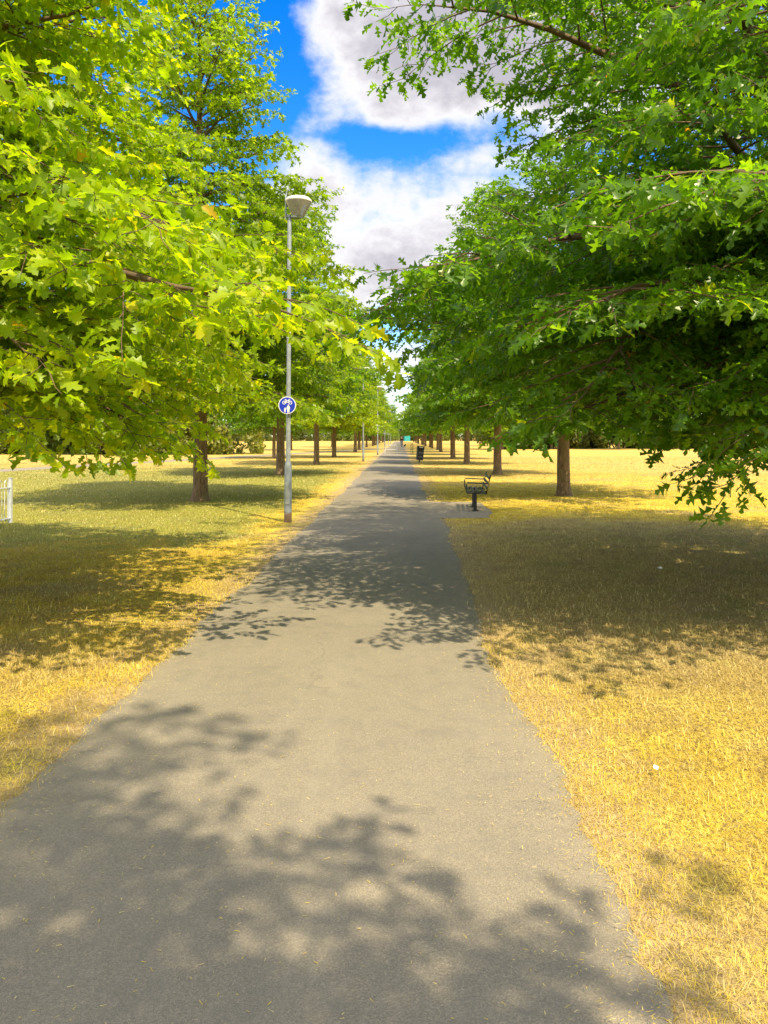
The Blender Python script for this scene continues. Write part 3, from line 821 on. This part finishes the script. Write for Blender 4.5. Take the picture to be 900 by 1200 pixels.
def make_sign(x, y, z, dia, rz, label):
    root = empty('road_sign', (x, y, z), rz)
    r = dia / 2
    disc = MB(); o = [(r * math.cos(a), r * math.sin(a)) for a in np.linspace(0, 2 * math.pi, 49)[:-1]]
    disc.prism(o, -.004, .004).build('plate', M['sign_white'], root)
    o2 = [(.915 * r * math.cos(a), .915 * r * math.sin(a)) for a in np.linspace(0, 2 * math.pi, 49)[:-1]]
    MB().prism(o2, -.0065, -.0045).build('blue_face', M['sign_blue'], root)
    s = MB(); y0, y1 = -.0090, -.0068
    def ring(cx, cz, ro, ri, n=20):
        for i in range(n):
            a, b = 2 * math.pi * i / n, 2 * math.pi * (i + 1) / n
            s.prism([(cx + ri * math.cos(a), cz + ri * math.sin(a)), (cx + ro * math.cos(a), cz + ro * math.sin(a)), (cx + ro * math.cos(b), cz + ro * math.sin(b)), (cx + ri * math.cos(b), cz + ri * math.sin(b))], y0 * r / .16 if False else y0, y1)
    def bar(p, q, w):
        p, q = Vector(p), Vector(q); d = (q - p).normalized(); n_ = Vector((-d.y, d.x)) * w / 2
        s.prism([tuple(p + n_), tuple(q + n_), tuple(q - n_), tuple(p - n_)], y0, y1)
    k = r
    # bicycle
    ring(-.34 * k, .30 * k, .21 * k, .145 * k); ring(.36 * k, .30 * k, .21 * k, .145 * k)
    for p, q in (((-.34, .30), (-.14, .55)), ((-.14, .55), (.22, .55)), ((.22, .55), (.02, .30)), ((.02, .30), (-.34, .30)), ((-.18, .64), (.02, .30)), ((.18, .66), (.36, .30)), ((-.27, .655), (-.08, .655)), ((.17, .67), (.33, .70))):
        bar((p[0] * k, p[1] * k), (q[0] * k, q[1] * k), .062 * k)
    # adult and child
    def person_shape(cx, cz, h):
        hd = [(cx + .075 * h * math.cos(a), cz + .90 * h + .085 * h * math.sin(a)) for a in np.linspace(0, 2 * math.pi, 15)[:-1]]
        s.prism(hd, y0, y1)
        s.prism([(cx - .17 * h, cz + .78 * h), (cx + .17 * h, cz + .78 * h), (cx + .22 * h, cz + .42 * h), (cx + .16 * h, cz + .42 * h), (cx + .13 * h, cz + .64 * h),
                 (cx + .13 * h, cz), (cx + .02 * h, cz), (cx, cz + .40 * h), (cx - .02 * h, cz), (cx - .13 * h, cz), (cx - .13 * h, cz + .64 * h), (cx - .16 * h, cz + .42 * h), (cx - .22 * h, cz + .42 * h)], y0, y1)
    person_shape(.13 * k, -.84 * k, .94 * k)
    person_shape(-.24 * k, -.80 * k, .56 * k)
    s.build('symbol', M['sign_white'], root)
    MB().box((0, .028, .06), (.05, .045, .03), bevel=.004).box((0, .028, -.06), (.05, .045, .03), bevel=.004).build('bracket', M['galv'], root)
    return tag(root, label, 'sign', 'blue shared path signs')

make_sign(-2.09, 14.31, 2.19, .325, R(4), 'largest round blue sign, white bicycle above two walking figures, on nearest lamp post')

lamps = [(-2.33, 49.6, None), (-1.92, 68.0, 1), (-1.85, 98.0, 1), (-1.9, 131.0, 1), (-1.9, 165.0, None)]
names = ['plain pale street lamp without a sign, next beyond the nearest lamp', 'pale street lamp carrying a white notice above a small blue sign',
         'street lamp beside the metal hoop barrier, carrying a small blue sign', 'small far street lamp with a tiny blue sign, beyond the hoop barrier', 'farthest thin street lamp before the end trees']
lamp_roots = []
for (x, y, sgn), nm in zip(lamps, names):
    c = copy_tree(lamp0); c.location = (x, y, 0); c.rotation_euler = (0, 0, 0); c['label'] = nm; lamp_roots.append(c)
sg_names = {68.0: 'small round blue sign on the pale lamp post, below a white notice', 98.0: 'small round blue sign on the lamp post behind the hoop barrier', 131.0: 'tiny farthest round blue sign among the distant lamp posts'}
for (x, y, sgn) in lamps:
    if sgn: make_sign(x, y - .09, 2.15, .36 if y < 70 else .42, 0, sg_names[y])
nr = MB(); nr.box((0, -.004, 0), (.34, .008, .46), bevel=.002)
ntc = nr.build('notice', M['sign_white'], None, loc=(-1.92, 67.90, 2.78)); tag(ntc, 'small white notice plate above a blue sign on a pale lamp post', 'notice')

# ------------------------------------------------------------------ bench
def make_bench():
    root = empty('park_bench', (1.66, 17.0, 0), R(-3.5))
    # local: +x backwards, y along the bench
    Lb = 1.75; y0, y1 = -Lb / 2, Lb / 2
    for y in (-.45, .45):
        lg = MB().box((.0, y, .205), (.072, .075, .41), bevel=.008).box((.0, y, .012), (.15, .15, .016), bevel=.003)
        lg.build('leg', M['black_paint'], root)
    fr = MB()
    for y in (-.45, .45):
        fr.box((.03, y, .418), (.46, .05, .03), bevel=.006)
    fr.build('seat_frame', M['black_paint'], root)
    for y in (y0 + .02, y1 - .02):
        a = MB()
        a.tube([(-.19, y, .43), (.22, y, .405), (.31, y, .80)], .018, 8)        # seat rail and back upright
        a.tube([(-.19, y, .43), (-.20, y, .60), (-.17, y, .635), (.255, y, .62)], .013, 8)     # arm
        a.build('end_frame', M['black_paint'], root, True)
    for k in range(4):
        x = -.155 + k * .105
        MB().box((x, 0, .452 - .006 * k), (.060, Lb - .01, .020), bevel=.004).build('seat_slat', M['bench_slat'], root)
    for k in range(3):
        z = .53 + k * .105; x = .222 + .023 * (k + 1) - .018
        rot = Matrix.Rotation(R(12.5), 3, 'Y')
        MB().box((x, 0, z), (.018, Lb - .01, .052), rot, bevel=.004).build('back_slat', M['bench_slat'], root)
    return tag(root, 'dark metal bench with slatted seat and open arms facing the path', 'bench')
make_bench()

# ------------------------------------------------------------------ litter bin
def make_bin():
    x, y = at(491.2, 541.6)
    root = empty('litter_bin', (x, y, 0), R(8)); root.rotation_euler = (R(-2), R(6), R(8))
    MB().lathe([(.11, 0), (.11, .015), (.05, .03), (.045, .13)]).build('post', M['bin_black'], root, True)
    MB().box((0, 0, .46), (.42, .36, .66), bevel=.025).build('body', M['bin_black'], root)
    MB().box((0, 0, .815), (.44, .38, .05), bevel=.012).box((0, .16, .90), (.44, .045, .14)).box((-.198, 0, .90), (.044, .36, .14)).box((.198, 0, .90), (.044, .36, .14)).build('hood', M['bin_black'], root)
    MB().box((0, 0, .995), (.46, .40, .05), bevel=.02).build('lid', M['bin_black'], root)
    MB().box((.02, -.192, .935), (.25, .006, .055), bevel=.002).build('label_plate', M['sign_white'], root)
    MB().box((.02, -.183, .60), (.24, .006, .10), bevel=.002).box((.0, -.183, .33), (.26, .006, .06), bevel=.002).build('faded_print', M['bin_grey'], root)
    return tag(root, 'black plastic litter bin tilting beside the path', 'litter bin')
make_bin()

# ------------------------------------------------------------------ hoop barriers
def hoop(name_label, x0, y0, x1, y1, h, mat):
    root = empty('hoop_barrier', ((x0 + x1) / 2, (y0 + y1) / 2, 0), math.atan2(y1 - y0, x1 - x0))
    w = math.hypot(x1 - x0, y1 - y0) / 2; r = .03
    MB().tube([(-w, 0, h - .12), (-w + .035, 0, h - .035), (-w + .12, 0, h), (w - .12, 0, h), (w - .035, 0, h - .035), (w, 0, h - .12)], r, 10).build('top_rail', mat, root, True)
    for s in (-1, 1):
        MB().tube([(s * w, 0, 0), (s * w, 0, h - .12)], r, 10).lathe([(.07, .0), (.07, .012), (.035, .02)], (s * w, 0, 0), 14).build('leg', mat, root, True)
    MB().tube([(-w, 0, h * .5), (w, 0, h * .5)], r * .8, 8).build('lower_rail', mat, root, True)
    return tag(root, name_label, 'barrier', 'hoop barriers across the path')
hoop('pale galvanised hoop barrier standing across the left half of the path', -1.35, 72.2, -.22, 72.0, .82, M['galv_pale'])
hoop('dark hoop barrier at the right edge of the path, left of the litter bin', 1.02, 67.5, 1.22, 69.5, .98, M['dark_green'])

# ------------------------------------------------------------------ bow-top railing at the left edge
def make_railing():
    root = empty('railing_fence', (-7.24, 14.3, 0), R(-91))
    # local +x runs towards the camera
    Lr, h = 2.4, .80
    MB().box((0, 0, .41), (.055, .055, .83), bevel=.005).box((0, 0, .832), (.065, .065, .012), bevel=.003).build('post', M['galv_pale'], root)
    MB().box((Lr, 0, .41), (.055, .055, .83), bevel=.005).box((Lr, 0, .832), (.065, .065, .012), bevel=.003).build('post', M['galv_pale'], root)
    MB().box((Lr / 2, 0, .66), (Lr - .055, .04, .012)).build('top_rail', M['galv_pale'], root)
    MB().box((Lr / 2, 0, .09), (Lr - .055, .04, .012)).build('bottom_rail', M['galv_pale'], root)
    n = 11
    for k in range(n):
        x0 = .10 + k * .205; x1 = x0 + .105; xm = (x0 + x1) / 2
        arc = [(xm + .0525 * math.cos(a), 0, h - .0525 + .0525 * math.sin(a)) for a in np.linspace(math.pi, 0, 9)]
        MB().tube([(x0, 0, .05)] + arc + [(x1, 0, .05)], .0075, 8).build('bow_bar', M['galv_pale'], root, True)
    return tag(root, 'short pale bow-topped metal railing on the grass beyond the left oak', 'fence')
make_railing()

# ------------------------------------------------------------------ teal container, far end
def make_container():
    x, y = at(476.8, 516.9)
    root = empty('storage_container', (x, y, 0), R(6))
    b = MB(); b.box((0, 0, 1.12), (2.1, 4.2, 2.1))
    for k in range(9): b.box((-.93 + k * .233, -2.115, 1.12), (.09, .03, 1.96))
    b.build('body', M['teal'], root)
    MB().box((0, 0, 2.215), (2.2, 4.35, .09), bevel=.02).build('roof', M['teal_dark'], root)
    MB().box((0, 0, .04), (2.14, 4.25, .06)).build('skid', M['teal_dark'], root)
    return tag(root, 'bright teal box-shaped container at the far end of the path', 'container')
make_container()

# ------------------------------------------------------------------ litter
def scrap(px, py, sz, rz, seed, label):
    x, y = at(px, py); gg = np.random.default_rng(seed)
    m = MB(); n = 6; vs = []
    for i in range(n):
        for j in range(n):
            u, v = i / (n - 1) - .5, j / (n - 1) - .5
            vs.append(m.bm.verts.new((u * sz, v * sz * .8, .028 + .30 * sz * (abs(u) + .6 * v * v) + gg.uniform(0, .10) * sz)))
    for i in range(n - 1):
        for j in range(n - 1):
            m.bm.faces.new((vs[i * n + j], vs[(i + 1) * n + j], vs[(i + 1) * n + j + 1], vs[i * n + j + 1]))
    o = m.build('paper_scrap', M['paper'], None, loc=(x, y, .012)); o.rotation_euler = (R(18), R(-8), rz)
    return tag(o, label, 'litter', 'paper scraps on the right grass')
scrap(773, 670, .055, .4, 1, 'pale paper scrap in the tree shade on the right grass')
scrap(766, 909, .028, 1.1, 2, 'small white paper scrap on sunlit straw grass near the right path edge')

# ------------------------------------------------------------------ walker and dog in the distance
def skin_obj(name, verts, edges, radii, mat, parent=None, root=0, sub=2):
    me = bpy.data.meshes.new(name); me.from_pydata(verts, edges, [])
    o = link(bpy.data.objects.new(name, me), parent)
    md = o.modifiers.new('skin', 'SKIN'); md.use_smooth_shade = True
    o.modifiers.new('sub', 'SUBSURF').levels = sub; o.modifiers['sub'].render_levels = sub
    for i, r in enumerate(radii):
        rr = r if isinstance(r, tuple) else (r, r)
        me.skin_vertices[0].data[i].radius = rr
    me.skin_vertices[0].data[root].use_root = True
    me.materials.append(mat)
    return o

def make_person(x, y, rz):
    # local: -y is forward
    V = [(0, 0, .93), (0, .0, 1.12), (0, -.01, 1.36), (0, -.02, 1.47), (0, -.03, 1.56), (0, -.035, 1.66), (0, -.03, 1.74),
         (-.10, 0, .88), (-.105, -.11, .50), (-.10, -.15, .09), (-.10, -.26, .035),
         (.10, 0, .88), (.105, .06, .50), (.10, .20, .13), (.10, .12, .04),
         (-.19, -.01, 1.39), (-.23, .06, 1.12), (-.22, -.03, .90), (-.215, -.06, .81),
         (.19, -.01, 1.39), (.23, -.06, 1.12), (.21, -.20, .95), (.205, -.26, .89)]
    E = [(0, 1), (1, 2), (2, 3), (3, 4), (4, 5), (5, 6), (0, 7), (7, 8), (8, 9), (9, 10), (0, 11), (11, 12), (12, 13), (13, 14), (2, 15), (15, 16), (16, 17), (17, 18), (2, 19), (19, 20), (20, 21), (21, 22)]
    Rd = [(.15, .11), (.14, .10), (.15, .10), .055, .072, .098, .07, .088, .062, .042, .035, .088, .062, .042, .035, .062, .045, .035, .035, .062, .045, .035, .035]
    p = skin_obj('person', V, E, Rd, M['skin']); p.location = (x, y, 0); p.rotation_euler = (0, 0, rz)
    top_i = [0, 1, 2, 15, 16, 17, 19, 20, 21]; mp = {k: i for i, k in enumerate(top_i)}
    skin_obj('jacket', [V[k] for k in top_i], [(mp[a], mp[b]) for a, b in E if a in mp and b in mp],
             [(Rd[k][0] + .02, Rd[k][1] + .025) if isinstance(Rd[k], tuple) else Rd[k] + .018 for k in top_i], M['jacket'], p)
    leg_i = [0, 7, 8, 9, 11, 12, 13]; mq = {k: i for i, k in enumerate(leg_i)}
    skin_obj('trousers', [V[k] for k in leg_i], [(mq[a], mq[b]) for a, b in E if a in mq and b in mq],
             [(Rd[k][0] + .012, Rd[k][1] + .015) if isinstance(Rd[k], tuple) else Rd[k] + .022 for k in leg_i], M['trousers'], p)
    for ax, ay, az, bx, by, bz in ((-.10, -.13, .055, -.10, -.27, .035), (.10, .21, .10, .10, .11, .035)):
        skin_obj('shoe', [(ax, ay, az), ((ax + bx) / 2, (ay + by) / 2, (az + bz) / 2), (bx, by, bz)], [(0, 1), (1, 2)], [.052, .05, .042], M['shoe'], p)
    h = MB(); bmesh.ops.create_uvsphere(h.bm, u_segments=16, v_segments=10, radius=1, matrix=Matrix.Translation((0, -.005, 1.70)) @ Matrix.Diagonal((.088, .10, .09, 1)))
    h.build('hair', M['hair'], p, True)
    for sx in (-.03, .03):
        e = MB(); bmesh.ops.create_uvsphere(e.bm, u_segments=8, v_segments=6, radius=.011, matrix=Matrix.Translation((sx, -.122, 1.665))); e.build('eye', M['hair'], p)
    return tag(p, 'person in a dark top and grey trousers walking on the far path', 'person')
px_, py_ = at(470.7, 523.6)
make_person(px_, py_, R(10))

def make_dog(x, y, rz):
    V = [(0, -.17, .27), (0, 0, .28), (0, .18, .29), (0, -.25, .36), (0, -.30, .42), (0, -.40, .40), (0, .27, .36), (0, .33, .43),
         (-.05, -.16, .20), (-.05, -.15, .10), (-.05, -.17, .02), (.05, -.16, .20), (.05, -.12, .10), (.05, -.14, .02),
         (-.05, .17, .22), (-.05, .22, .11), (-.05, .19, .02), (.05, .17, .22), (.05, .24, .11), (.05, .21, .02), (-.03, -.27, .49), (.03, -.27, .49)]
    E = [(1, 0), (1, 2), (0, 3), (3, 4), (4, 5), (2, 6), (6, 7), (0, 8), (8, 9), (9, 10), (0, 11), (11, 12), (12, 13), (2, 14), (14, 15), (15, 16), (2, 17), (17, 18), (18, 19), (4, 20), (4, 21)]
    Rd = [.09, .078, .075, .055, .058, .030, .022, .012, .036, .024, .022, .036, .024, .022, .042, .022, .022, .042, .022, .022, .018, .018]
    o = skin_obj('dog', V, E, Rd, M['dog'], root=1); o.location = (x, y, 0); o.rotation_euler = (0, 0, rz)
    return tag(o, 'small dark dog beside the person on the far path', 'dog')
dx_, dy_ = at(474.3, 523.8)
make_dog(dx_, dy_, R(25))

# ------------------------------------------------------------------ camera, light, sky
cam = bpy.data.cameras.new('camera'); co = link(bpy.data.objects.new('camera', cam))
co.location = (0, 0, EYE); co.rotation_euler = (R(90), 0, 0)
cam.sensor_fit = 'AUTO'; cam.sensor_width = 36; cam.lens = 36 * F / 1200
cam.shift_x = -18 / 1200; cam.shift_y = -88 / 1200
cam.clip_start = .05; cam.clip_end = 3000
scene.camera = co

EL = R(54); hd = Vector((-.55, .835)).normalized()
d = Vector((hd.x * math.cos(EL), hd.y * math.cos(EL), -math.sin(EL)))
sun = bpy.data.lights.new('sun', 'SUN'); so = link(bpy.data.objects.new('sun', sun))
sun.energy = 3.3; sun.angle = R(.53); sun.color = (1.0, .84, .55)
so.rotation_euler = d.to_track_quat('-Z', 'Y').to_euler(); so.location = (10, -15, 30)

w = bpy.data.worlds.new('World'); scene.world = w; w.use_nodes = True
nt = NT(w.node_tree); bg = w.node_tree.nodes['Background']
sky = nt.n('ShaderNodeTexSky', sky_type='NISHITA'); sky.sun_disc = False; sky.sun_elevation = EL; sky.sun_rotation = math.atan2(-hd.x, -hd.y)
sky.air_density = 1.0; sky.dust_density = .4; sky.ozone_density = 3.0
tc = nt.n('ShaderNodeTexCoord'); sp = nt.n('ShaderNodeSeparateXYZ'); nt.l(tc.outputs['Generated'], sp.inputs[0])
az = nt.math('ARCTAN2', sp.outputs[0], sp.outputs[1]); el = nt.math('ARCSINE', sp.outputs[2])
cmb = nt.n('ShaderNodeCombineXYZ'); nt.l(az, cmb.inputs[0]); nt.l(nt.math('MULTIPLY', el, 1.5), cmb.inputs[1]); cmb.inputs[2].default_value = 3.7
big = nt.noise(cmb.outputs[0], 4.0, 9, .58)
fine = nt.noise(cmb.outputs[0], 15.0, 7, .6)
def blob(px, py, rx, ry, wgt):
    a0 = math.atan((px - 468) / F); e0 = math.atan((512 - py) / F * math.cos(a0))
    u = nt.math('DIVIDE', nt.math('SUBTRACT', az, a0), rx / F); v = nt.math('DIVIDE', nt.math('SUBTRACT', el, e0), ry / F)
    q = nt.math('ADD', nt.math('MULTIPLY', u, u), nt.math('MULTIPLY', v, v))
    return nt.math('MULTIPLY', nt.math('POWER', 2.718, nt.math('MULTIPLY', q, -1.0)), wgt)
acc = None
for bl in ((540, 30, 200, 85, .85), (690, 95, 110, 70, .6), (470, 138, 110, 22, .22), (360, 215, 60, 55, .42), (470, 260, 150, 60, .5), (440, 335, 110, 45, .55), (475, 430, 140, 45, .40),
           (560, 150, 120, 22, -.45), (285, 70, 60, 110, -.7), (450, 390, 50, 10, -.4), (440, 165, 60, 16, -.28), (160, 60, 60, 60, -.4)):
    b_ = blob(*bl); acc = b_ if acc is None else nt.math('ADD', acc, b_)
dens = nt.math('ADD', nt.math('ADD', acc, nt.math('MULTIPLY', nt.math('SUBTRACT', big, .5), 1.5)), nt.math('MULTIPLY', nt.math('SUBTRACT', fine, .5), .85))
outside = nt.smooth(nt.math('ABSOLUTE', az), .7, 1.3)
dens = nt.math('ADD', dens, nt.math('MULTIPLY', outside, .55))  # extra unseen cloud beside and behind the camera, added for fill light
mask = nt.smooth(dens, .00, .46)
grey = nt.math('MULTIPLY', nt.smooth(nt.math('ADD', dens, nt.math('MULTIPLY', nt.math('SUBTRACT', fine, .5), .2)), .32, .85), 1.0)
sat = nt.n('ShaderNodeHueSaturation'); sat.inputs['Saturation'].default_value = 1.45; sat.inputs['Value'].default_value = .8; sat.inputs['Hue'].default_value = .512
nt.l(sky.outputs[0], sat.inputs['Color'])
fill_gain = nt.math('ADD', 1.0, nt.math('MULTIPLY', outside, .9))  # the unseen clouds are also brightened to strengthen that fill
cw = nt.n('ShaderNodeVectorMath', operation='SCALE'); nt.l(nt.mix(grey, (2.75, 2.72, 2.78), (1.55, 1.48, 1.68)), cw.inputs[0]); nt.l(fill_gain, cw.inputs[3])
cloud = cw.outputs[0]
nt.l(nt.mix(mask, sat.outputs[0], cloud), bg.inputs['Color'])
bg.inputs['Strength'].default_value = .15

scene.view_settings.view_transform = 'Standard'; scene.view_settings.look = 'None'
scene.view_settings.exposure = 1.36; scene.view_settings.gamma = 1.0
scene.view_settings.use_curve_mapping = False
scene.cycles.max_bounces = 8; scene.cycles.transparent_max_bounces = 8
scene.cycles.sample_clamp_indirect = 6.0
